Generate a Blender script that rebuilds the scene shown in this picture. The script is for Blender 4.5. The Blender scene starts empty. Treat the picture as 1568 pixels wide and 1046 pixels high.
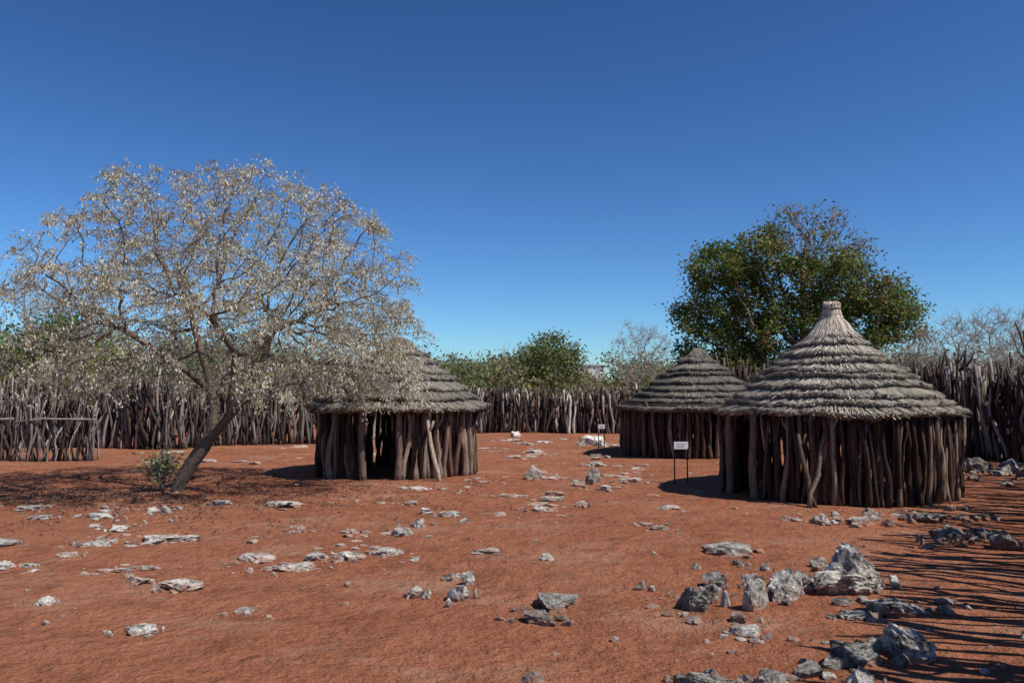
import bpy, math, random, bmesh
import numpy as np
from mathutils import Vector, noise
R = random.Random(11)
NR = np.random.default_rng(5)
scene = bpy.context.scene
TAU = math.tau

# ------------------------------------------------------------------ helpers
class B:
    def __init__(s): s.V=[]; s.F=[]; s.C=[]
    def add(s, vs, fs, col):
        o=len(s.V); s.V.extend(vs)
        s.F.extend([tuple(i+o for i in f) for f in fs])
        s.C.extend([col]*len(vs))
    def obj(s, name, mat, parent=None, smooth=False):
        me=bpy.data.meshes.new(name); me.from_pydata([tuple(v) for v in s.V],[],s.F)
        a=me.color_attributes.new('tint','FLOAT_COLOR','POINT')
        c=np.ones((len(s.V),4),dtype=np.float32)
        if s.V: c[:,:3]=np.array(s.C,dtype=np.float32)
        a.data.foreach_set('color',c.ravel())
        if smooth: me.polygons.foreach_set('use_smooth',[True]*len(me.polygons))
        me.materials.append(mat); me.update()
        ob=bpy.data.objects.new(name,me); scene.collection.objects.link(ob)
        if parent: ob.parent=parent
        return ob

def empty(name):
    e=bpy.data.objects.new(name,None); scene.collection.objects.link(e); return e

def hgt(x,y):
    d=math.hypot(x,y-9)
    k=1.0/(1+ (d/60)**2)
    return k*(0.06*noise.noise(Vector((x*.25,y*.25,1)))+0.024*noise.noise(Vector((x*1.3,y*1.3,4)))+0.012*noise.noise(Vector((x*4,y*4,9))))

def tube(b, pts, rad, sides, col, cap=True):
    n=len(pts); vs=[]; fs=[]
    u=None
    for i,p in enumerate(pts):
        p=Vector(p)
        d=(Vector(pts[min(i+1,n-1)])-Vector(pts[max(i-1,0)])).normalized()
        if u is None:
            ref=Vector((1,0,0)) if abs(d.x)<.8 else Vector((0,1,0)); u=ref
        u=(u-d*u.dot(d)).normalized(); w=d.cross(u)
        for k in range(sides):
            a=TAU*k/sides
            vs.append(p+(u*math.cos(a)+w*math.sin(a))*rad[i])
    for i in range(n-1):
        for k in range(sides):
            k2=(k+1)%sides
            fs.append((i*sides+k,i*sides+k2,(i+1)*sides+k2,(i+1)*sides+k))
    if cap:
        fs.append(tuple((n-1)*sides+k for k in range(sides)))
        fs.append(tuple(reversed(range(sides))))
    b.add(vs,fs,col)

def box(b,c,s,col,rot=0):
    cx,cy,cz=c; vs=[]
    for dx in(-.5,.5):
        for dy in(-.5,.5):
            for dz in(-.5,.5):
                x=dx*s[0];y=dy*s[1]
                vs.append((cx+x*math.cos(rot)-y*math.sin(rot),cy+x*math.sin(rot)+y*math.cos(rot),cz+dz*s[2]))
    b.add(vs,[(0,1,3,2),(4,6,7,5),(0,4,5,1),(2,3,7,6),(0,2,6,4),(1,5,7,3)],col)

# ------------------------------------------------------------------ materials
def newmat(name, rough=.9):
    m=bpy.data.materials.new(name); m.use_nodes=True
    nt=m.node_tree; p=nt.nodes['Principled BSDF']; p.inputs['Roughness'].default_value=rough
    p.inputs['Specular IOR Level'].default_value=.1
    return m,nt,p
def N(nt,t,**kw):
    n=nt.nodes.new(t)
    for k,v in kw.items(): setattr(n,k,v)
    return n
def noise_n(nt,vec,scale,detail=5,rough=.6):
    n=N(nt,'ShaderNodeTexNoise'); n.inputs['Scale'].default_value=scale
    n.inputs['Detail'].default_value=detail; n.inputs['Roughness'].default_value=rough
    if vec is not None: nt.links.new(vec,n.inputs['Vector'])
    return n
def ramp(nt,src,stops):
    r=N(nt,'ShaderNodeValToRGB'); e=r.color_ramp.elements
    while len(e)<len(stops): e.new(.5)
    for i,(p,c) in enumerate(stops):
        e[i].position=p; e[i].color=(c[0],c[1],c[2],1)
    nt.links.new(src,r.inputs['Fac']); return r
def mixc(nt,a,b,fac,mode='MIX'):
    m=N(nt,'ShaderNodeMix',data_type='RGBA',blend_type=mode)
    for sock,v in((m.inputs[0],fac),(m.inputs[6],a),(m.inputs[7],b)):
        if hasattr(v,'links') : nt.links.new(v,sock)
        elif isinstance(v,(int,float)): sock.default_value=v
        else: sock.default_value=(*v,1)
    return m.outputs[2]
def g(v): return (v,v,v)
def bump(nt,p,src,strength,dist):
    b=N(nt,'ShaderNodeBump'); b.inputs['Strength'].default_value=strength; b.inputs['Distance'].default_value=dist
    nt.links.new(src,b.inputs['Height']); nt.links.new(b.outputs[0],p.inputs['Normal']); return b

# ground
MG,nt,p=newmat('red_sand',.95)
geo=N(nt,'ShaderNodeNewGeometry'); P=geo.outputs['Position']
n1=noise_n(nt,P,.35,4); n2=noise_n(nt,P,2.2,5,.65); n3=noise_n(nt,P,30,4,.75)
c1=ramp(nt,n1.outputs[0],[(.3,(.35,.124,.062)),(.7,(.44,.178,.096))])
c2=ramp(nt,n2.outputs[0],[(.3,g(.70)),(.5,g(1)),(.75,(1.12,1.15,1.2))])
c3=ramp(nt,n3.outputs[0],[(.3,g(.50)),(.55,g(1)),(.8,g(1.32))])
c=mixc(nt,c1.outputs[0],c2.outputs[0],1.0,'MULTIPLY'); c=mixc(nt,c,c3.outputs[0],.8,'MULTIPLY')
mp=N(nt,'ShaderNodeMapping'); mp.inputs['Scale'].default_value=(.7,1.1,1); nt.links.new(P,mp.inputs[0])
np_=noise_n(nt,mp.outputs[0],.8,6,.72); pr=ramp(nt,np_.outputs[0],[(.52,g(0)),(.68,g(.6))])
c=mixc(nt,c,(.48,.285,.19),pr.outputs[0])
nt.links.new(c,p.inputs['Base Color'])
ad=N(nt,'ShaderNodeMath',operation='ADD'); nt.links.new(n3.outputs[0],ad.inputs[0])
m2=N(nt,'ShaderNodeMath',operation='MULTIPLY'); m2.inputs[1].default_value=3.2; nt.links.new(noise_n(nt,P,6,4,.6).outputs[0],m2.inputs[0]); nt.links.new(m2.outputs[0],ad.inputs[1])
bump(nt,p,ad.outputs[0],1.0,.045)

def tintmat(name,scale,lo,hi,rough=.9,bs=.5,bd=.01,stretch=(1,1,.12),det=4):
    m,nt,p=newmat(name,rough)
    at=N(nt,'ShaderNodeAttribute',attribute_name='tint')
    geo=N(nt,'ShaderNodeNewGeometry'); mp=N(nt,'ShaderNodeMapping'); mp.inputs['Scale'].default_value=stretch
    nt.links.new(geo.outputs['Position'],mp.inputs[0])
    n=noise_n(nt,mp.outputs[0],scale,det,.7)
    r=ramp(nt,n.outputs[0],[(.3,g(lo)),(.7,g(hi))])
    c=mixc(nt,at.outputs['Color'],r.outputs[0],1.0,'MULTIPLY')
    nt.links.new(c,p.inputs['Base Color'])
    bump(nt,p,n.outputs[0],bs,bd); return m
MW=tintmat('weathered_wood',40,.35,1.6,.85,.9,.025)
MB=tintmat('bark',30,.5,1.4,.9,.9,.025,(1,1,.4))
MT=tintmat('thatch',22,.6,1.35,.95,.4,.015,(1,1,1),3)
MPL=tintmat('painted',6,.93,1.05,.5,.1,.002,(1,1,1),2)

def leafmat(name,tr):
    m=bpy.data.materials.new(name); m.use_nodes=True; nt=m.node_tree
    out=nt.nodes['Material Output']; nt.nodes.remove(nt.nodes['Principled BSDF'])
    at=N(nt,'ShaderNodeAttribute',attribute_name='tint')
    d=N(nt,'ShaderNodeBsdfDiffuse'); t=N(nt,'ShaderNodeBsdfTranslucent'); mx=N(nt,'ShaderNodeMixShader'); mx.inputs[0].default_value=tr
    for s in(d,t): nt.links.new(at.outputs['Color'],s.inputs['Color'])
    nt.links.new(d.outputs[0],mx.inputs[1]); nt.links.new(t.outputs[0],mx.inputs[2]); nt.links.new(mx.outputs[0],out.inputs[0]); return m
ML=leafmat('leaf',.3); MLP=leafmat('pale_leaf',.42)

MR,nt,p=newmat('limestone',.9)
geo=N(nt,'ShaderNodeNewGeometry'); P=geo.outputs['Position']
at=N(nt,'ShaderNodeAttribute',attribute_name='tint')
a=noise_n(nt,P,8,6,.75); b_=noise_n(nt,P,46,4,.7)
ra=ramp(nt,a.outputs[0],[(.36,(.12,.10,.088)),(.455,(.34,.31,.275)),(.56,(.70,.66,.60))])
rb=ramp(nt,b_.outputs[0],[(.33,g(.35)),(.48,g(1)),(.7,g(1.15))])
c=mixc(nt,ra.outputs[0],rb.outputs[0],.9,'MULTIPLY'); c=mixc(nt,c,at.outputs['Color'],1.0,'MULTIPLY')
d_=noise_n(nt,P,5,3,.6); sx=N(nt,'ShaderNodeSeparateXYZ'); nt.links.new(P,sx.inputs[0])
ma=N(nt,'ShaderNodeMath',operation='MULTIPLY_ADD'); nt.links.new(sx.outputs[2],ma.inputs[0]); ma.inputs[1].default_value=-4.5
nt.links.new(d_.outputs[0],ma.inputs[2])
rd=ramp(nt,ma.outputs[0],[(.26,g(0)),(.56,g(.75))])
c=mixc(nt,c,(.40,.18,.11),rd.outputs[0])
nt.links.new(c,p.inputs['Base Color']); bump(nt,p,b_.outputs[0],1.0,.03)

# ------------------------------------------------------------------ ground
nx,ny=420,420
ux=np.linspace(-1,1,nx); xs=4*np.sinh(5.8*ux)
uy=np.linspace(-.62,1,ny); ys=9+4*np.sinh(6.1*uy)
V=[(x,y,hgt(x,y)) for y in ys for x in xs]
F=[(j*nx+i,j*nx+i+1,(j+1)*nx+i+1,(j+1)*nx+i) for j in range(ny-1) for i in range(nx-1)]
b=B(); b.V=V; b.F=F; b.C=[(1,1,1)]*len(V)
b.obj('ground',MG,smooth=True)

# ------------------------------------------------------------------ rocks
ICO={}
for lv in(1,2,3,4,5):
    bm=bmesh.new(); bmesh.ops.create_icosphere(bm,subdivisions=lv,radius=1)
    ICO[lv]=([v.co.copy() for v in bm.verts],[tuple(v.index for v in f.verts) for f in bm.faces]); bm.free()
def rock_geo(b,x,y,w,h,lv,tint,rr):
    vs,fs=ICO[lv]; off=Vector((rr.uniform(-50,50),rr.uniform(-50,50),rr.uniform(-50,50)))
    planes=[(Vector((rr.gauss(0,1),rr.gauss(0,1),rr.gauss(0,.8))).normalized(),rr.uniform(.42,.8)) for _ in range(11)]
    flat=h/w<.32
    if flat: planes.append((Vector((rr.gauss(0,.12),rr.gauss(0,.12),1)).normalized(),.45))
    dx=w/2*1.15; dy=w/2*rr.uniform(.65,1.05); z0=hgt(x,y)
    tilt=rr.uniform(-.5,.5); lean=rr.uniform(-.3,.3); out=[]; ct,st_=math.cos(tilt),math.sin(tilt)
    kz=(1.25 if flat else .95)
    for v in vs:
        q=v*(1+.55*noise.noise(v*1.3+off))
        for n_,d_ in planes:
            k=q.dot(n_)-d_
            if k>0: q=q-n_*k*.93
        if lv>=3: q=q*(1+.22*noise.noise(v*3.4+off)+.13*noise.noise(v*8+off)+(.08*noise.noise(v*19+off) if lv>3 else 0))
        elif lv==2: q=q*(1+.25*noise.noise(v*3.4+off))
        X=q.x*dx; Y=q.y*dy; Z=q.z*h*kz+h*.18+lean*q.x*h*.6
        out.append((x+X*ct-Y*st_,y+X*st_+Y*ct,z0+Z))
    b.add(out,fs,tint)
rocks=[(3.05,7.4,.66,.30,1),(2.36,7.15,.34,.26,1.05),(1.96,6.8,.25,.25,.9),(1.88,7.57,.27,.17,.5),(1.48,6.8,.34,.2,.5),(1.73,6.1,.22,.07,.9),
(3.0,6.68,.42,.13,.65),(2.7,6.5,.26,.08,.7),(2.24,5.5,.46,.17,.55),(2.66,5.6,.38,.2,.85),(2.45,9.14,.55,.12,.7),(3.1,8.45,.22,.09,.6),(2.87,7.65,.2,.12,.7),
(2.5,8.2,.15,.08,.9),(1.19,5.0,.34,.1,.6),(1.57,5.05,.2,.12,.7),(2.08,5.0,.24,.12,.8),(.14,5.1,.17,.1,.5),(.36,6.94,.36,.11,.5),(.21,6.5,.3,.09,.45),
(-.47,7.1,.25,.15,1),(-.39,7.7,.15,.13,1),(-.59,7.86,.18,.08,.8),(-.84,7.25,.2,.11,.9),(-2.16,6.78,.2,.05,1),(-2.73,6.15,.25,.06,1.1),(-3.89,6.94,.16,.06,1.1),
(-3.05,7.6,.34,.09,1.1),(-3.5,7.76,.25,.08,1.1),(-2.71,8.85,.4,.07,1.1),(-2.2,8.4,.42,.08,1.1),(-2.1,8.85,.33,.09,1.1),(-1.69,8.85,.3,.07,1.1),(-1.32,9.03,.35,.07,1.1),
(-4.2,9.86,.6,.08,1.1),(-4.93,10.4,.28,.08,1.1),(-4.8,9.48,.33,.06,.9),(-4.77,8.92,.2,.05,1.1),(-5.77,9.4,.4,.06,.9),(-5.1,8.27,.33,.07,1.1),(-5.7,11.4,.35,.07,1),
(-3.6,12.75,.5,.09,1),(-1.69,14.75,.45,.06,1.1),(-1.24,12.07,.3,.1,.9),(-1.23,10.75,.28,.12,.8),(-.93,11.8,.3,.08,.9),(-.63,11,.2,.08,.8),(-1.36,10.1,.28,.1,.8),
(-.25,9.14,.35,.04,.8),(.38,8.75,.2,.07,.8),(.45,16.7,.52,.34,.9),(2.45,25.9,.85,.45,1.4),(.15,31,.4,.25,1.3),(1.53,15.9,.3,.34,.65),(1.25,15.6,.36,.12,.8),
(1.68,14.9,.36,.12,.9),(2.34,16.2,.42,.12,1),(1.08,12.8,.22,.1,1),(.45,12.3,.36,.08,1.1),(.54,13.35,.3,.09,1),(1.81,11,.25,.05,.8),(1.9,10.6,.22,.05,.8),
(4.17,11.2,.34,.12,.8),(4.7,11.2,.46,.12,.7),(4.5,11.45,.3,.1,.7),(5.8,11.45,.5,.13,.5),(4.75,9.5,.18,.07,.5),(5.15,9.77,.4,.2,.5),(5.74,10,.5,.18,.5),(5.7,9.5,.42,.2,.5),
(6.6,11.6,.4,.1,.6),(10,17.8,.6,.3,.5),(10.5,17.5,.7,.3,.6),(10.9,18,.6,.3,.5),(10.3,16.6,.5,.2,.5),(-.04,13.9,.35,.06,1.1),(-4.5,12.8,.3,.08,.9),(-7.2,12.3,.35,.07,.8),(-6.4,11.3,.3,.06,.8),
(-1.6,13.0,.25,.07,.8),(.75,14.2,.3,.08,.9),(2.0,19.4,.4,.12,1),(2.2,22,.4,.12,1),(3.6,6.95,.2,.06,.6),(3.22,6.7,.16,.06,.7),(1.4,6.4,.14,.06,.6),
(2.62,7.55,.3,.16,.55),(1.7,7.15,.24,.14,.6),(1.85,5.25,.2,.08,.5),(2.2,7.6,.22,.1,.8),(1.75,6.45,.2,.07,.7)]
for i,(x,y,w,h,t) in enumerate(rocks):
    rr=random.Random(100+i); b=B()
    flat=h/w<.32
    lv=4 if (w>.25 and y<13) else 3
    if y<8.5 and w>.3: lv=5
    k=1.06 if flat else .95
    rock_geo(b,x,y,w*k,h*.92,lv,(t*1.0,t*.985,t*.96),rr)
    for _ in range(rr.randint(3,7) if flat else rr.randint(0,3)):
        a=rr.uniform(0,TAU); d=w*rr.uniform(.45,1.1)
        rock_geo(b,x+math.cos(a)*d,y+math.sin(a)*d*.7,w*rr.uniform(.12,.45),h*rr.uniform(.25,.6),3 if w>.25 else 2,(t,t,t*.97),rr)
    b.obj('limestone_rock',MR)
b=B(); rr=random.Random(7)
def sc(n,x0,x1,y0,y1,s0,s1,tl=.6,th=1.15,flat=(.2,.6),clus=.08,f=.9):
    for _ in range(n):
        for _t in range(30):
            x=rr.uniform(x0,x1); y=rr.uniform(y0,y1)
            if noise.noise(Vector((x*f,y*f*.8,7)))>clus: break
        if math.hypot(x-5.7,y-14.6)<2.0 or math.hypot(x+2.5,y-17.9)<1.8 or math.hypot(x-5.2,y-23)<2.2: continue
        s=s0+(s1-s0)*rr.random()**3; t=rr.uniform(tl,th)
        rock_geo(b,x,y,s,s*rr.uniform(*flat),2 if s>.04 else 1,(t,t*.98,t*.95),rr)
sc(150,-6,6,4.6,12,.02,.08,clus=.15); sc(150,-9,7,11,20,.05,.3,.8,1.25,(.08,.2),.25); sc(170,-10,8,19,31,.1,.7,.9,1.3,(.05,.16),.2)
sc(130,.3,3.4,12,29,.08,.45,.8,1.25,(.06,.2),.1); sc(60,5,7,8.5,12,.05,.25,.4,.8,clus=0); sc(70,9,12,15,20,.1,.5,.4,.8,clus=-1)
sc(110,1,3.8,4.9,8.6,.03,.15,.4,1.05,clus=-1); sc(170,-5.5,-1,8,11,.03,.2,.8,1.15,(.08,.25),.12,1.3); sc(2200,-5,5,4.5,11,.006,.022,.3,1.0,clus=0)
sc(70,-9,-4,10.5,13,.05,.22,.7,1.1); sc(45,3.3,7.5,11.2,12.4,.05,.2,.5,.9,clus=-1)
b.obj('scattered_stones',MR)

# ------------------------------------------------------------------ wooden poles
def woodcol(rr,kind):
    if kind=='dark':
        c=rr.choice([(.095,.052,.036),(.12,.068,.046),(.16,.10,.072),(.06,.036,.028),(.26,.19,.15),(.05,.033,.027),(.20,.13,.095)])
    elif kind=='grey':
        c=rr.choice([(.15,.125,.108),(.12,.09,.075),(.20,.168,.145),(.08,.06,.05),(.32,.285,.25),(.05,.038,.032)])
    else:
        c=rr.choice([(.09,.06,.047),(.055,.038,.031),(.12,.085,.07),(.04,.029,.024),(.2,.165,.14),(.33,.28,.24),(.07,.048,.038)])
    k=rr.uniform(.7,1.25); return tuple(v*k for v in c)
def pole(b,x,y,h,r,rr,col,crook=.05,lean=.05,fork=.15,sides=7,segs=7,lx=0,ly=0):
    z0=hgt(x,y)-.08; pts=[];rad=[]
    ax=rr.gauss(0,lean)+lx; ay=rr.gauss(0,lean)+ly; ph=rr.uniform(0,9); ph2=rr.uniform(0,9); c=rr.uniform(.3,1.2)*crook; f=rr.uniform(3,7)
    kx=ky=0
    for i in range(segs+1):
        t=i/segs; z=h*t
        kx+=rr.gauss(0,crook*.16); ky+=rr.gauss(0,crook*.16)
        pts.append((x+ax*z+c*math.sin(ph+t*f)*.7+kx,y+ay*z+c*math.sin(ph2+t*f)*.7+ky,z0+z))
        rad.append(r*(1.12-.4*t)*rr.uniform(.84,1.16))
    tube(b,pts,rad,sides,col)
    if rr.random()<fork:
        p=Vector(pts[-2 if rr.random()<.5 else -3]); a=rr.uniform(0,TAU); l=h*rr.uniform(.1,.26)
        q=[p,p+Vector((math.cos(a)*l*.35,math.sin(a)*l*.35,l*.5)),p+Vector((math.cos(a)*l*.5,math.sin(a)*l*.5,l))]
        tube(b,q,[r*.7,r*.5,r*.3],5,col)

def fence(name,line,hmin,hmax,r0,r1,step,kind,rows=2,depth=.25,seed=1,lean=.06,fork=.3,rails=(),white=0,crook=.07):
    rr=random.Random(seed); par=empty(name); b=B()
    for (x0,y0),(x1,y1) in zip(line,line[1:]):
        L=math.hypot(x1-x0,y1-y0); tx,ty=(x1-x0)/L,(y1-y0)/L
        for row in range(rows):
            s=rr.uniform(0,step)
            while s<L:
                o=(row-(rows-1)/2)*depth+rr.gauss(0,.04)
                x=x0+tx*s-ty*o; y=y0+ty*s+tx*o
                tall=.5+.5*noise.noise(Vector((x*.6,y*.6,seed)))
                h=hmin+(hmax-hmin)*min(1,max(0,.6*rr.random()+.45*tall))
                if rr.random()<.07: h*=1.17
                if rr.random()<.14: h*=rr.uniform(.5,.85)
                col=woodcol(rr,kind)
                if rr.random()<white: col=(.5,.45,.39)
                l=rr.gauss(0,lean)
                pole(b,x,y,h,rr.uniform(r0,r1)*(1.3 if rr.random()<.08 else 1),rr,col,crook=crook,lean=.03,fork=fork,sides=6,segs=6,lx=tx*l,ly=ty*l)
                s+=step*rr.uniform(.4,1.6)
    b.obj('upright_poles',MW,par,True)
    if rails:
        b=B()
        for z in rails:
            for (x0,y0),(x1,y1) in zip(line,line[1:]):
                L=math.hypot(x1-x0,y1-y0); n=max(2,int(L/.5)); nx_,ny_=(y1-y0)/L,-(x1-x0)/L
                if ny_>0: nx_,ny_=-nx_,-ny_
                tube(b,[(x0+(x1-x0)*i/n+nx_*.16,y0+(y1-y0)*i/n+ny_*.16,z+.03*rr.gauss(0,1)) for i in range(n+1)],[.028*rr.uniform(.8,1.2) for _ in range(n+1)],6,(.3,.25,.21))
        b.obj('rails',MW,par,True)
    return par
fence('wooden_pole_fence',[(3.2,3.2),(5.0,7.2),(8.15,12.5),(12.7,20.0)],1.9,3.0,.022,.055,.095,'fence',rows=1,seed=3,lean=.12,fork=.5,crook=.14)
fence('wooden_pole_fence',[(12.7,20.0),(12.5,24.5),(10.5,31),(7,33.3)],1.8,2.9,.03,.06,.085,'fence',rows=4,seed=4,lean=.13,fork=.6,crook=.13)
fence('wooden_pole_fence',[(7,33.3),(1,34),(-3,33.2),(-6.3,27.8)],1.35,2.05,.03,.06,.095,'fence',rows=3,seed=5,lean=.1,fork=.4,white=.05,crook=.1)
fence('wooden_pole_fence',[(-6.3,27.8),(-9.6,26.4),(-10.2,24.6),(-12.6,25.2),(-18,25.8)],1.5,2.6,.024,.052,.085,'grey',rows=3,seed=6,lean=.12,fork=.45,crook=.12)
fence('wooden_pole_fence',[(-10.6,21.0),(-12.4,20.6),(-17,20.2)],.95,1.95,.015,.034,.07,'grey',rows=2,depth=.14,seed=8,lean=.18,fork=.35,rails=(1.02,),crook=.1)

# ------------------------------------------------------------------ huts
def hut(cx,cy,Rw,wallh,profile,nlay,door,seed,doorw,rows=2,pr=(.035,.062),step=.1,kind='dark',pale=1.0,finial=True,leanpoles=()):
    rr=random.Random(seed); par=empty('thatched_hut'); b=B()
    for row in range(rows):
        n=int(TAU*(Rw-row*.1)/step)
        for i in range(n):
            a=TAU*(i+rr.uniform(-.4,.4))/n
            da=abs((a-door+math.pi)%TAU-math.pi)
            if da<doorw/2/Rw: continue
            rad=Rw-row*.11+rr.gauss(0,.035)
            x=cx+rad*math.cos(a); y=cy+rad*math.sin(a)
            l=rr.gauss(0,.05); r=rr.uniform(*pr)
            if rr.random()<.12: r*=1.35
            pole(b,x,y,wallh+rr.uniform(-.05,.1),r,rr,woodcol(rr,kind),crook=.055,lean=.015,fork=.12,sides=7,segs=7,lx=-math.sin(a)*l,ly=math.cos(a)*l)
    for s in(-1,1):
        a=door+s*doorw/2/Rw
        pole(b,cx+Rw*1.02*math.cos(a),cy+Rw*1.02*math.sin(a),wallh+.1,.07,rr,(.19,.13,.10),crook=.03,lean=.01,fork=0)
    b.obj('wall_poles',MW,par,True)
    b=B()
    pts=[(cx+Rw*1.0*math.cos(TAU*i/40),cy+Rw*math.sin(TAU*i/40),wallh+.02) for i in range(41)]
    tube(b,pts,[.045]*41,6,(.08,.055,.04),False)
    z1=profile[1][0]; re,ze=profile[-1][1],profile[-1][0]
    for i in range(26):
        a=TAU*i/26+rr.uniform(-.05,.05)
        tube(b,[(cx,cy,z1-.15),(cx+re*.97*math.cos(a),cy+re*.97*math.sin(a),ze-.03)],[.03,.035],5,(.09,.06,.045))
    b.obj('rafters',MW,par,True)
    if leanpoles:
        b=B()
        for (p0,p1,r,c) in leanpoles:
            m=[Vector(p0).lerp(Vector(p1),t)+Vector((rr.gauss(0,.02),rr.gauss(0,.02),0)) for t in(0,.2,.4,.6,.8,1)]
            tube(b,m,[r*1.2,r,r*1.05,r*.9,r*.85,r*.75],8,c)
            q=m[4]; tube(b,[q,q+Vector((.06,0,.12)),q+Vector((.09,0,.22))],[r*.7,r*.6,r*.5],6,c)
        b.obj('prop_poles',MW,par,True)
    zs=[q[0] for q in profile]; rs=[q[1] for q in profile]
    cum=[0]
    for i in range(1,len(profile)): cum.append(cum[-1]+math.hypot(zs[i]-zs[i-1],rs[i]-rs[i-1]))
    s_f=cum[2] if finial else 0
    def prof(s,off=0):
        s=min(max(s,0),cum[-1]+.3); i=0
        while i<len(cum)-2 and cum[i+1]<s: i+=1
        t=(s-cum[i])/(cum[i+1]-cum[i]); z=zs[i]+(zs[i+1]-zs[i])*t; r=rs[i]+(rs[i+1]-rs[i])*t
        tr,tz=rs[i+1]-rs[i],zs[i+1]-zs[i]; l=math.hypot(tr,tz); return r+off*(-tz/l), z+off*(tr/l)
    b=B(); st=B(); seg=160
    ss=[s_f+(cum[-1]-s_f)*(i/nlay) for i in range(nlay+1)]
    for k in range(1,nlay): ss[k]+=rr.uniform(-.04,.04)
    for k in range(nlay):
        sa,sb=ss[k],ss[k+1]; lay_t=rr.uniform(.82,1.15)
        so=rr.uniform(0,50)
        rm,_=prof(sb)
        def wob(a):
            v=Vector((math.cos(a)*rm,math.sin(a)*rm,so))
            return .11*noise.noise(v*.9)+.06*noise.noise(v*3.5)+.04*noise.noise(v*11)
        def clump(a):
            v=Vector((math.cos(a)*rm,math.sin(a)*rm,so+9)); return 1+.45*noise.noise(v*1.6)+.35*noise.noise(v*6)
        th=.11 if k<nlay-1 else .14
        if k<2: th=.07+.02*k
        rows_=[(max(sa-.16,0),.0,0),(sa+(sb-sa)*.5,.04,.3),(sb-.02,th,1),(sb+.008,th*.55,1),(sb-.04,.0,1),(sb-.12,-.03,.5)]
        vs=[];fs=[]
        for (s,o,wk) in rows_:
            for i in range(seg):
                a=TAU*i/seg; cl=clump(a)-1
                r,z=prof(s+wob(a)*wk+wk*rr.gauss(0,.007),o*(1+cl*.8))
                vs.append((cx+r*math.cos(a),cy+r*math.sin(a),z))
        for j in range(len(rows_)-1):
            for i in range(seg):
                i2=(i+1)%seg; fs.append((j*seg+i,j*seg+i2,(j+1)*seg+i2,(j+1)*seg+i))
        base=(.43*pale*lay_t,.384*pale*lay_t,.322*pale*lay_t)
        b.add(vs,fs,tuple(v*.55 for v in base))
        n=int(TAU*rm/.006)
        for i in range(n):
            a=rr.uniform(0,TAU); cl=clump(a); s0=sa+rr.uniform(-.08,(sb-sa)*.6); s1=sb+rr.gauss(0,.02)+wob(a)
            if rr.random()<(.03 if k<nlay-1 else .07): s1+=rr.uniform(.02,.10)
            w=rr.uniform(.003,.009); f0=(s0-sa)/(sb-sa)
            r0,z0=prof(s0,.012+.05*max(0,f0)*cl+.015*rr.random()); r1,z1_=prof(s1,th*(1+(cl-1)*.8)+rr.uniform(-.03,.02))
            da=rr.gauss(0,.03)/max(rm,.3); tx,ty=-math.sin(a),math.cos(a)
            k2=rr.uniform(.5,1.3)*(.5+.5*cl); c=(base[0]*k2,base[1]*k2*rr.uniform(.94,1.02),base[2]*k2*rr.uniform(.85,1.05))
            x0,y0=cx+r0*math.cos(a),cy+r0*math.sin(a); x1,y1=cx+r1*math.cos(a+da),cy+r1*math.sin(a+da)
            st.add([(x0-tx*w,y0-ty*w,z0),(x0+tx*w,y0+ty*w,z0),(x1+tx*w,y1+ty*w,z1_),(x1-tx*w,y1-ty*w,z1_)],[(0,1,2,3)],c)
            if rr.random()<.5:
                r2,z2=prof(s1-.02,rr.uniform(-.02,th*.7)); st.add([(x1-tx*w,y1-ty*w,z1_),(x1+tx*w,y1+ty*w,z1_),(cx+r2*math.cos(a)+tx*w,cy+r2*math.sin(a)+ty*w,z2),(cx+r2*math.cos(a)-tx*w,cy+r2*math.sin(a)-ty*w,z2)],[(0,1,2,3)],tuple(v*.4 for v in c))
    b.obj('thatch_courses',MT,par,True); st.obj('thatch_straw',MT,par)
    b=B(); fr=profile[0][1]; zt=profile[0][0]; s1c=cum[1]
    for i in range(230 if finial else 70):
        a=rr.uniform(0,TAU); q=fr*math.sqrt(rr.random()); dz=rr.uniform(-.05,.03)
        k2=rr.uniform(.6,1.3)
        c=(.46*pale*k2,.39*pale*k2,.31*pale*k2)
        mid=fr*(.92 if finial else 1)
        pts=[(cx+q*math.cos(a),cy+q*math.sin(a),zt+dz),(cx+mid*math.cos(a)*.97,cy+mid*math.sin(a)*.97,zt-.10),(cx+profile[1][1]*math.cos(a),cy+profile[1][1]*math.sin(a),profile[1][0])]
        end=(cum[2]-s1c+.26 if finial else .25)+rr.uniform(-.14,.12); rd=[.009,.011,.012]
        for t in (.33,.66,1):
            rm2,zm2=prof(s1c+end*t,.035); pts.append((cx+rm2*math.cos(a),cy+rm2*math.sin(a),zm2)); rd.append(.014 if t<1 else .009)
        tube(b,pts,rd,5,c)
    for i in range(0,2 if finial else 1):
        zz=zt-.1-.12*i
        tube(b,[(cx+(fr*1.04+.012*i)*math.cos(TAU*j/20),cy+(fr*1.04+.012*i)*math.sin(TAU*j/20),zz) for j in range(21)],[.012]*21,5,(.22,.17,.13),False)
    vs=[];fs=[];cr=[(zt-.03,fr*.9),(zt-.15,fr*.9),(profile[1][0],profile[1][1]*.95),(profile[2][0],profile[2][1])]
    for (z,r) in cr:
        for i in range(20): vs.append((cx+r*math.cos(TAU*i/20),cy+r*math.sin(TAU*i/20),z))
    for j in range(3):
        for i in range(20): fs.append((j*20+i,j*20+(i+1)%20,(j+1)*20+(i+1)%20,(j+1)*20+i))
    fs.append(tuple(range(20))); b.add(vs,fs,(.3*pale,.25*pale,.2*pale))
    b.obj('roof_finial',MT,par,True)
    return par
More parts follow.
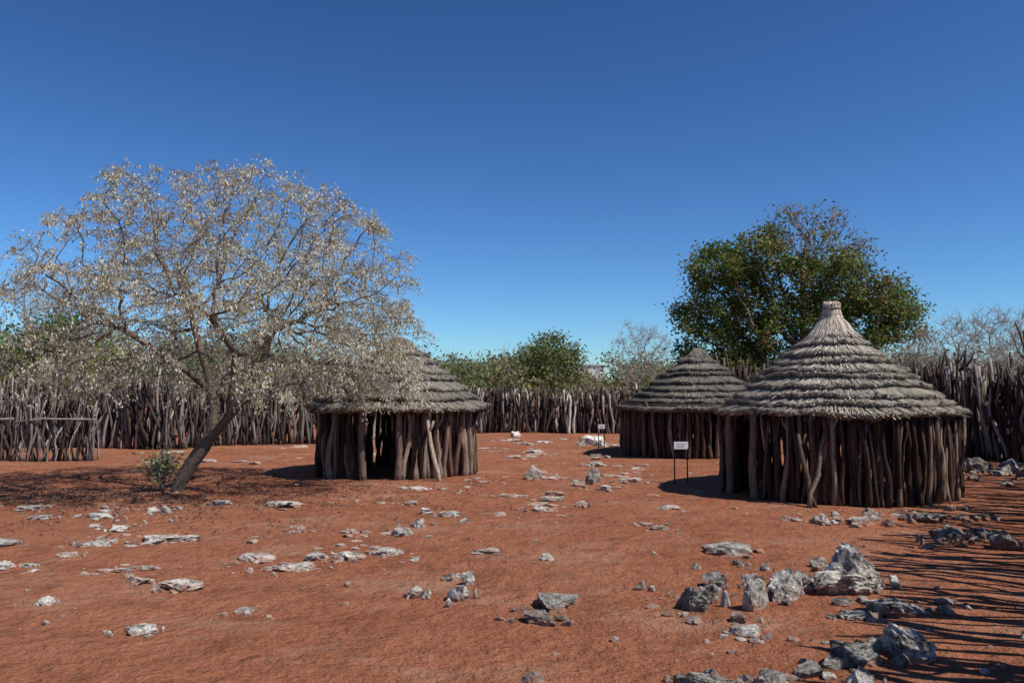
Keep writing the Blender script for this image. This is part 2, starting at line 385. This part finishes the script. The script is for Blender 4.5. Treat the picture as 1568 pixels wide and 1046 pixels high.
hut(5.72,14.6,1.93,1.42,[(3.33,.15),(3.05,.18),(2.84,.29),(2.62,.48),(2.40,.73),(2.12,1.06),(1.87,1.37),(1.6,1.69),(1.33,2.0)],10,math.radians(199),21,.72,rows=2,pr=(.024,.050),step=.09,pale=1.12,
    leanpoles=[((4.5,12.5,-.03),(4.9,12.9,1.15),.035,(.2,.15,.12)),((4.6,12.6,-.03),(4.47,12.9,1.1),.04,(.12,.08,.06))])
hut(-2.48,17.9,1.66,1.42,[(2.9,.12),(2.76,.2),(2.66,.33),(2.3,.8),(1.95,1.23),(1.65,1.58),(1.33,1.92)],8,math.radians(266),22,.7,rows=2,pr=(.034,.062),step=.118,kind='dark',pale=.82,finial=False,
    leanpoles=[((-1.38,15.85,-.03),(-1.68,16.15,1.2),.045,(.42,.32,.24))])
hut(5.2,23,2.1,1.35,[(2.92,.1),(2.74,.2),(2.62,.36),(2.3,.72),(1.95,1.16),(1.55,1.72),(1.2,2.25)],9,math.radians(150),23,.7,rows=2,pr=(.035,.065),step=.13,kind='dark',pale=.58,finial=False)

# ------------------------------------------------------------------ trees
def colonize(nodes,par,att,step,infl,kill,iters,up=0.0,jit=.15,maxn=9000):
    P=np.array(nodes,float); par=list(par); att=att.copy()
    D=np.linalg.norm(att[:,None]-P[None],axis=2); near=D.argmin(1); nd=D.min(1)
    for it in range(iters):
        m=nd<infl
        if not m.any(): break
        acc={}
        dirs=(att-P[near]); dirs/=np.linalg.norm(dirs,axis=1)[:,None]+1e-9
        for i in np.nonzero(m)[0]:
            k=near[i]
            if k in acc: acc[k]+=dirs[i]
            else: acc[k]=dirs[i].copy()
        new=[]
        for k,d in acc.items():
            d=d/(np.linalg.norm(d)+1e-9)+NR.normal(0,jit,3)+np.array([0,0,up]); d/=np.linalg.norm(d)
            new.append(P[k]+d*step); par.append(int(k))
        new=np.array(new); o=len(P); P=np.vstack([P,new])
        D=np.linalg.norm(att[:,None]-new[None],axis=2); j=D.argmin(1); dm=D.min(1)
        c=dm<nd; near[c]=o+j[c]; nd[c]=dm[c]
        keep=nd>kill
        att=att[keep]; near=near[keep]; nd=nd[keep]
        if len(att)==0 or len(P)>maxn: break
    return P,par
def radii(P,par,rtip,rbase,e=2.3):
    n=len(P); ch=np.zeros(n,int); acc=np.zeros(n)
    for i in range(n-1,0,-1):
        if ch[i]==0: acc[i]=1
        acc[par[i]]+=acc[i]; ch[par[i]]+=1
    if ch[0]==0: acc[0]=1
    r=rtip*acc**(1/e)
    k=math.log(rbase/rtip)/math.log(max(r[0]/rtip,1.01)) if r[0]>rtip else 1
    return rtip*(r/rtip)**k, ch
def treemesh(b,P,par,r,colf,sides=6):
    n=len(P); U=[None]*n
    for i in range(n):
        p=Vector(P[i])
        if i==0:
            d=Vector((0,0,1)); u=Vector((1,0,0))
        else:
            d=(p-Vector(P[par[i]]))
            if d.length<1e-6: d=Vector((0,0,1))
            d.normalize(); u=U[par[i]]; u=u-d*u.dot(d)
            if u.length<1e-3: u=d.orthogonal()
            u.normalize()
        U[i]=u; w=d.cross(u); sd=sides if r[i]>.02 else 4
        def mk(c,rad,sd):
            return [c+(u*math.cos(TAU*k/sd)+w*math.sin(TAU*k/sd))*rad for k in range(sd)]
        R1=mk(p,r[i],sd)
        if i>0:
            q=Vector(P[par[i]]); pr=min(r[par[i]],r[i]*1.25); R0=mk(q,pr,sd)
            b.add(R0+R1,[(k,(k+1)%sd,sd+(k+1)%sd,sd+k) for k in range(sd)],colf(r[i]))
def leaf(b,p,d,s,w,col,rr):
    d=d.normalized(); v=Vector((rr.gauss(0,1),rr.gauss(0,1),rr.gauss(0,1))); u=d.cross(v)
    if u.length<1e-4: return
    u.normalize(); m=p+d*s*.5
    b.add([p,m+u*w*.5,p+d*s,m-u*w*.5],[(0,1,2,3)],col)

# --- pale drooping-leaf tree (left foreground)
rr=random.Random(31)
att=[]; C=Vector((-5.2,14.9,2.45))
while len(att)<2300:
    x,y,z=rr.uniform(-1,1),rr.uniform(-1,1),rr.uniform(-.3,1)
    q=(abs(x)**2.5+abs(y)**2.5+abs(z)**2.3)
    if q>1 : continue
    rad=math.hypot(x,y)
    if z<.15 and rad<.5: continue
    if z<0 and rad<.62: continue
    if q<.16 and rr.random()<.85: continue
    lump=noise.noise(Vector((x*3,y*3,z*3)))
    if q>.6 and lump<-.18: continue
    att.append((C.x+x*3.6,C.y+y*3.2,C.z+z*(3.4 if z>0 else 2.6)))
for _ in range(300):   # bough hanging over the left hut's roof
    q=Vector((rr.gauss(0,.5),rr.gauss(0,.5),rr.gauss(0,.5)))
    if q.length>1.1: continue
    att.append((-2.6+q.x*.95,14.4+q.y*1.2,2.5+q.z*1.0))
att=np.array(att)
nodes=[(-5.95,14.6,-.1),(-5.85,14.6,.18),(-5.66,14.6,.5),(-5.46,14.6,.78),(-5.34,14.62,1.0)]; par=[0,0,1,2,3]
def limb(start,pts):
    k=start
    for q in pts: nodes.append(q); par.append(k); k=len(nodes)-1
    return k
limb(4,[(-5.31,14.7,1.35),(-5.40,14.75,1.75),(-5.5,14.8,2.1),(-5.66,14.85,2.5),(-5.8,14.9,2.95),(-5.95,15,3.35)])
limb(3,[(-5.2,14.5,1.05),(-4.95,14.4,1.32),(-4.66,14.3,1.62),(-4.45,14.25,1.98),(-4.28,14.2,2.4),(-4.18,14.2,2.8)])
limb(6,[(-5.1,15.1,2.1),(-4.8,15.6,2.6),(-4.6,16.0,3.0)])
limb(6,[(-5.7,14.4,2.1),(-6.2,14.1,2.5),(-6.6,13.9,2.8)])
limb(12,[(-4.7,13.9,2.4),(-4.9,13.4,2.9)])
P_,par_=colonize(nodes,par,att,.17,1.9,.21,90,.02,.18)
r_,ch_=radii(P_,par_,.0055,.125,2.2)
for i in range(5,11): r_[i]=max(r_[i],.075-.006*(i-5))
b=B()
def cf(r):
    k=rr.uniform(.85,1.15); c=(.14,.108,.085) if r>.03 else (.18,.145,.115); return tuple(v*k for v in c)
treemesh(b,P_,par_,r_,cf,8)
lf=B(); tw=[]
for i in range(len(P_)):
    if r_[i]>.018: continue
    for _ in range(rr.choice([1,1,2]) if ch_[i] else 3):
        p=Vector(P_[i]); a=rr.uniform(0,TAU); out=(p-C); out.z*=.5
        d=(Vector((math.cos(a),math.sin(a),rr.uniform(-.3,.9)))+out.normalized()*.7).normalized(); L=rr.uniform(.12,.32)
        if p.z<2.4: L*=1.25
        pts=[p]
        for s in range(3):
            d=(d+Vector((rr.gauss(0,.2),rr.gauss(0,.2),-.38))).normalized(); pts.append(pts[-1]+d*L/2)
        tube(b,pts,[.0045,.004,.0035,.003],3,(.22,.175,.14),False)
        tw.append(pts)
per=76000/len(tw)
for pts in tw:
    p=pts[0]
    if noise.noise(p*1.7)<-.20: continue
    hfac=(p.z-2.2)/3.2; side=(p.x-C.x)/3.5
    lowin=(p.z<3.1 and math.hypot(p.x-C.x,(p.y-C.y))<1.9)
    ypatch=noise.noise(p*.9+Vector((3,3,3)))
    pinky=noise.noise(p*.7+Vector((13,3,8)))
    m=per*rr.uniform(.3,1.9)
    if lowin: m*=.4
    if side<-.55 and p.z<3.2: m*=.55
    if side>.3 and p.z<3.4: m*=1.35
    for _ in range(int(m+rr.random())):
        t=rr.uniform(.2,3); k=min(int(t),2); q=pts[k].lerp(pts[k+1],min(1,t-k))+Vector((rr.gauss(0,.035),rr.gauss(0,.035),rr.gauss(0,.035)))
        v=rr.random()+.4*ypatch
        if v<.56: c=(.74,.72,.60)
        elif v<.83: c=(.64,.58,.38)
        elif v<.98: c=(.47,.39,.21)
        else: c=(.27,.27,.09)
        if side<.1 and hfac>.4 and rr.random()<.10+pinky*.4: c=(.50,.37,.26)
        kk=rr.uniform(.75,1.1); c=tuple(z*kk for z in c)
        dd=Vector((rr.gauss(0,.45),rr.gauss(0,.45),-1 if rr.random()<.8 else .3))
        leaf(lf,q,dd,rr.uniform(.04,.075),rr.uniform(.018,.034),c,rr)
par=empty('pale_leaved_tree'); b.obj('trunk_and_branches',MB,par,True); lf.obj('leaves',MLP,par)

def shrub(name,x,y,h,w,n,cols,ls,seed):
    rr=random.Random(seed); par=empty(name); b=B(); lf=B()
    for i in range(14):
        a=rr.uniform(0,TAU); q=rr.uniform(.2,1)*w/2
        pts=[Vector((x,y,0)),Vector((x+q*.4*math.cos(a),y+q*.4*math.sin(a),h*.5)),Vector((x+q*math.cos(a),y+q*math.sin(a),h*rr.uniform(.6,1)))]
        tube(b,pts,[.012,.009,.005],5,(.2,.15,.11))
        for _ in range(n//14):
            t=rr.uniform(.1,1); p=pts[1].lerp(pts[2],t)+Vector((rr.gauss(0,.08),rr.gauss(0,.08),rr.gauss(0,.1)))
            leaf(lf,p,Vector((rr.gauss(0,1),rr.gauss(0,1),rr.gauss(.2,.7))),ls*rr.uniform(.7,1.3),ls*.6,tuple(v*rr.uniform(.7,1.3) for v in rr.choice(cols)),rr)
    b.obj('stems',MB,par); lf.obj('leaves',ML,par)
shrub('small_shrub',-6.2,14.6,.66,.58,700,[(.38,.36,.21),(.45,.40,.27),(.26,.26,.12)],.075,3)

def lobetree(name,base,lobes,natt,step,rb,rtip,cols,lsz,nleaf,seed,spread=.22,trunk=2.2,bare=(),infl=3.5,barecol=(.2,.15,.12),gap=-.25):
    rr=random.Random(seed); att=[]
    vol=[l[3]*l[4]*l[5] for l in lobes]; tot=sum(vol)
    for l,v in zip(lobes,vol):
        for _ in range(int(natt*v/tot)):
            while True:
                q=Vector((rr.uniform(-1,1),rr.uniform(-1,1),rr.uniform(-1,1)))
                if q.length<1 and (q.length>.5 or rr.random()<.35): break
            att.append((l[0]+q.x*l[3],l[1]+q.y*l[4],l[2]+q.z*l[5]))
    nodes=[(base[0],base[1],-.2)]; par=[0]
    for i in range(1,6):
        nodes.append((base[0]+rr.gauss(0,.08),base[1]+rr.gauss(0,.08),trunk*i/5)); par.append(i-1)
    P,pa=colonize(nodes,par,np.array(att),step,infl,step*1.3,80,.0,.2)
    r,ch=radii(P,pa,rtip,rb,2.3)
    b=B(); treemesh(b,P,pa,r,lambda q:tuple(v*rr.uniform(.85,1.15) for v in barecol),6)
    lf=B(); fine=[i for i in range(len(P)) if r[i]<rtip*2.8]
    per=max(1,nleaf/max(1,len(fine)))
    for i in fine:
        p=Vector(P[i]); dens=1.0; isb=False
        for (bx,bz,br) in bare:
            if math.hypot(p.x-bx,(p.z-bz)*1.6)<br: dens=.1; isb=True
        nn=noise.noise(p*.85)
        if nn<gap: dens*=.12
        elif nn<gap+.12: dens*=.5
        cc=cols[min(len(cols)-1,int(abs(rr.gauss(0,.42))*len(cols)))]
        shade=1+.6*noise.noise(p*.6+Vector((5,5,5)))
        for _ in range(int(per*dens*rr.uniform(.3,1.7)+rr.random()) if nleaf else 0):
            q=p+Vector((rr.gauss(0,spread),rr.gauss(0,spread),rr.gauss(0,spread*.75)))
            c=tuple(v*rr.uniform(.7,1.3)*shade for v in cc)
            leaf(lf,q,Vector((rr.gauss(0,1),rr.gauss(0,1),rr.gauss(-.3,.6))),lsz*rr.uniform(.6,1.3),lsz*.5,c,rr)
        if isb or not nleaf:
            for _ in range(4):
                d=Vector((rr.gauss(0,.6),rr.gauss(0,.6),rr.uniform(.1,1))).normalized()*rr.uniform(.2,.6)
                tube(b,[p,p+d],[.011,.005],3,barecol,False)
    par=empty(name); b.obj('trunk_and_branches',MB,par,True)
    if lf.F: lf.obj('leaves',ML,par)
Y=36
L=[(9.3,Y,7.1,1.7,1.8,1.2),(11.4,Y,7.6,2.0,2.2,1.5),(13.6,Y,6.9,1.9,2.4,1.7),(15.4,Y,6.2,1.4,1.8,1.1),(17.0,Y,5.3,1.3,1.6,1.1),(8.5,Y,4.9,1.4,1.7,1.3),(11.4,Y+.5,4.9,2.5,2.6,1.8),
(14.4,Y,4.4,2.4,2.5,1.7),(7.9,Y,3.2,.9,1,.9),(10.4,Y,2.8,2.0,2,1.0),(17.6,Y,4.3,.8,1.1,.9),(13.1,Y,8.8,2.4,2.2,1.2),(13.5,Y-1,3.0,2.2,1.6,1.1),(15.8,Y,8.1,1.0,1.2,.8)]
lobetree('large_green_tree',(12.6,Y),L,1750,.33,.36,.015,[(.125,.155,.042),(.165,.19,.055),(.085,.115,.03),(.21,.21,.07),(.27,.21,.09)],.18,92000,41,.27,2.4,bare=[(13.9,9.4,3.0),(16,8.2,1.2)],infl=4.5,barecol=(.26,.20,.165),gap=-.2)
lobetree('acacia_tree',(2.3,50),[(2.2,50,3.9,1.8,1.8,1.2),(1.2,50,3.0,1.5,1.5,1.2),(3.3,50,3.0,1.3,1.5,1.2)],330,.35,.2,.015,[(.20,.23,.09),(.24,.26,.11),(.17,.19,.07)],.2,12000,42,.32,1.2)
def bare(x,y,h,w,seed,natt=420,col=(.34,.30,.265)):
    lobetree('bare_tree',(x,y),[(x,y,h*.62,w/2,w/2,h*.38)],natt,.28,.09,.007,[(.1,.1,.04)],.1,0,seed,trunk=h*.25,infl=3,barecol=col)
bare(7.7,49,5.8,4.2,51,560); bare(17.5,32,4.7,4.2,52,500); bare(21.5,33,5.1,4,53,560); bare(26,44,6.2,5,54,500); bare(-18.5,32,6.9,5,55,700); bare(14.5,30,3.6,3,56,300)

# ------------------------------------------------------------------ bush belt beyond the fence
rr=random.Random(77); lf=B(); sb=B()
def bushblob(x,y,h,w,n,cols,ls):
    for _ in range(rr.randint(5,8)):
        bx=x+rr.gauss(0,w*.27); by=y+rr.gauss(0,w*.25); bz=h*rr.uniform(.35,.82); br=w*rr.uniform(.15,.28)
        cc=rr.choice(cols); tube(sb,[(x+rr.gauss(0,w*.1),y,-.1),((x+bx)/2,(y+by)/2,bz*.5),(bx,by,bz)],[.06,.045,.02],5,(.22,.18,.14))
        for _ in range(n//5):
            p=Vector((bx+rr.gauss(0,br*.6),by+rr.gauss(0,br*.6),bz+rr.gauss(0,br*.45)))
            if p.z<.05: continue
            c=tuple(v*rr.uniform(.65,1.35) for v in cc)
            leaf(lf,p,Vector((rr.gauss(0,1),rr.gauss(0,1),rr.gauss(0,.7))),ls*rr.uniform(.6,1.4),ls*.6,c,rr)
        for _ in range(6):
            d=Vector((rr.gauss(0,.5),rr.gauss(0,.5),1)).normalized()*br*rr.uniform(1,1.7)
            tube(sb,[(bx,by,bz),Vector((bx,by,bz))+d],[.015,.005],3,(.25,.205,.165),False)
GR=[(.15,.185,.07),(.19,.215,.09),(.22,.23,.11),(.12,.15,.055)]
DRY=[(.28,.25,.15),(.32,.29,.2),(.23,.22,.11)]
for _ in range(200):
    y=rr.uniform(42,105); x=rr.uniform(-.72,.72)*y; s=x/y
    h=rr.uniform(2.6,4.6)+(y-42)*.026
    if s<-.28: h*=1.15
    if .065<s<.125: h=min(h*.6,3.0)
    dry=.12 if s<.08 else .35
    bushblob(x,y,h,rr.uniform(3,5.5),380,DRY if rr.random()<dry else GR,.17+.002*y)
for k in range(5):
    x=rr.uniform(-4.5,-.5); bushblob(x,rr.uniform(46,60),rr.uniform(4.0,4.8),4,900,GR,.2)
for _ in range(34):
    y=rr.uniform(30,42); x=rr.uniform(-.68,-.22)*y
    bushblob(x,y,rr.uniform(3.5,5.0),rr.uniform(3,4.5),650,GR if rr.random()<.85 else [(.30,.31,.09)],.15)
bushblob(-17.6,30.5,5.8,4.2,2800,[(.10,.145,.045),(.13,.18,.055)],.15)
bushblob(-15.6,28.6,3.7,3.2,2200,[(.34,.37,.07),(.24,.28,.07)],.14)
bushblob(-17.2,28.4,4.4,3,2200,[(.13,.18,.055),(.17,.21,.06)],.15)
for _ in range(30):
    y=rr.uniform(36,48); x=rr.uniform(.38,.72)*y
    bushblob(x,y,rr.uniform(2.2,3.5),rr.uniform(2.2,3.6),260,DRY if rr.random()<.5 else GR,.13)
par=empty('distant_bush'); sb.obj('stems',MB,par); lf.obj('foliage',ML,par)

# ------------------------------------------------------------------ leaf litter under tree
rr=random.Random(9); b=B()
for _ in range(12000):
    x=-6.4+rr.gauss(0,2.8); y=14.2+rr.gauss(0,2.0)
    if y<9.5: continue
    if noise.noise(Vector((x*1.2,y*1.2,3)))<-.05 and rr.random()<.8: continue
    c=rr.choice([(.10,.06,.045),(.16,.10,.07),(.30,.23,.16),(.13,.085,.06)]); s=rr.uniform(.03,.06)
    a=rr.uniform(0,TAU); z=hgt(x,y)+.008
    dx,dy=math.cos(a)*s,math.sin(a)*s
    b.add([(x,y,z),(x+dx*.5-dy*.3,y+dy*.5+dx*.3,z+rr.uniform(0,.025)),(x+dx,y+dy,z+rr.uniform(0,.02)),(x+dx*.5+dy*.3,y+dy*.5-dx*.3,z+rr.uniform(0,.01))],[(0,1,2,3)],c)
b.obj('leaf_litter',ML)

# ------------------------------------------------------------------ signs, posts, building
def sign(x,y,w,h,zt):
    par=empty('information_sign'); b=B()
    for s in(-1,1): tube(b,[(x+s*w*.46,y+.02,-.1),(x+s*w*.46,y+.02,zt-.01)],[.013,.013],8,(.02,.02,.02))
    b.obj('posts',MPL,par)
    b=B(); box(b,(x,y-.01,zt-h/2),(w,.02,h),(.8,.8,.78)); b.obj('board',MPL,par)
    b=B()
    for k in range(3): box(b,(x-.02*w*k,y-.0225,zt-h*(.28+.22*k)),(w*(.7-.1*k),.003,h*.03),(.45,.45,.45))
    b.obj('lettering',MPL,par)
sign(3.26,15.9,.27,.14,.78); sign(2.72,25,.2,.13,.72)
b=B(); rr=random.Random(2); pole(b,-10.6,20.7,1.15,.03,rr,(.07,.06,.05),lean=.01,fork=0); b.obj('marker_post',MW,smooth=True)
b=B(); pole(b,2.3,33.4,1.62,.06,rr,(.6,.55,.47),lean=.03,fork=1,crook=.08); pole(b,2.52,33.4,1.4,.05,rr,(.5,.46,.4),lean=.04,fork=1,crook=.08); b.obj('pale_wooden_post',MW,smooth=True)
par=empty('white_building'); b=B(); bx,by=13.4,140
box(b,(bx,by,2.85),(4.2,6,5.7),(.70,.74,.68)); b.obj('walls',MPL,par)
b=B(); box(b,(bx,by,5.8),(4.5,6.4,.18),(.66,.68,.63)); b.obj('roof',MPL,par)
b=B()
for k in(-1.2,1.0): box(b,(bx+k,by-3.01,4.7),(.6,.06,.8),(.40,.42,.42))
b.obj('windows',MPL,par)

# ------------------------------------------------------------------ light, sky, camera
el=math.radians(54); S=Vector((.88,-.47,0)).normalized()*math.cos(el)+Vector((0,0,math.sin(el)))
sl=bpy.data.lights.new('sun','SUN'); sl.energy=4.9; sl.angle=math.radians(.5); sl.color=(1,.955,.88)
so=bpy.data.objects.new('sun',sl); so.rotation_euler=S.to_track_quat('Z','Y').to_euler(); so.location=(20,-10,30); scene.collection.objects.link(so)
w=bpy.data.worlds.new('World'); scene.world=w; w.use_nodes=True; nt=w.node_tree
bg=nt.nodes['Background']; sky=N(nt,'ShaderNodeTexSky'); sky.sky_type='NISHITA'; sky.sun_disc=False
sky.sun_elevation=el; sky.sun_rotation=math.atan2(S.x,S.y); sky.altitude=1200; sky.air_density=1.0; sky.dust_density=.4; sky.ozone_density=2.2
m1=mixc(nt,sky.outputs[0],(.085,.085,.085),1.0,'MULTIPLY')
gm=N(nt,'ShaderNodeGamma'); gm.inputs['Gamma'].default_value=1.4; nt.links.new(m1,gm.inputs['Color'])
m3=mixc(nt,gm.outputs[0],(10.2,14.8,18.5),1.0,'MULTIPLY')
nt.links.new(m3,bg.inputs['Color']); bg.inputs['Strength'].default_value=.1
cam=bpy.data.cameras.new('camera'); cam.sensor_width=36; cam.lens=28.8; cam.clip_end=3000
co=bpy.data.objects.new('camera',cam); co.location=(0,0,1.8); co.rotation_euler=(math.radians(93.3),0,0); scene.collection.objects.link(co)
scene.camera=co
scene.view_settings.view_transform='Standard'; scene.view_settings.look='None'; scene.view_settings.exposure=0
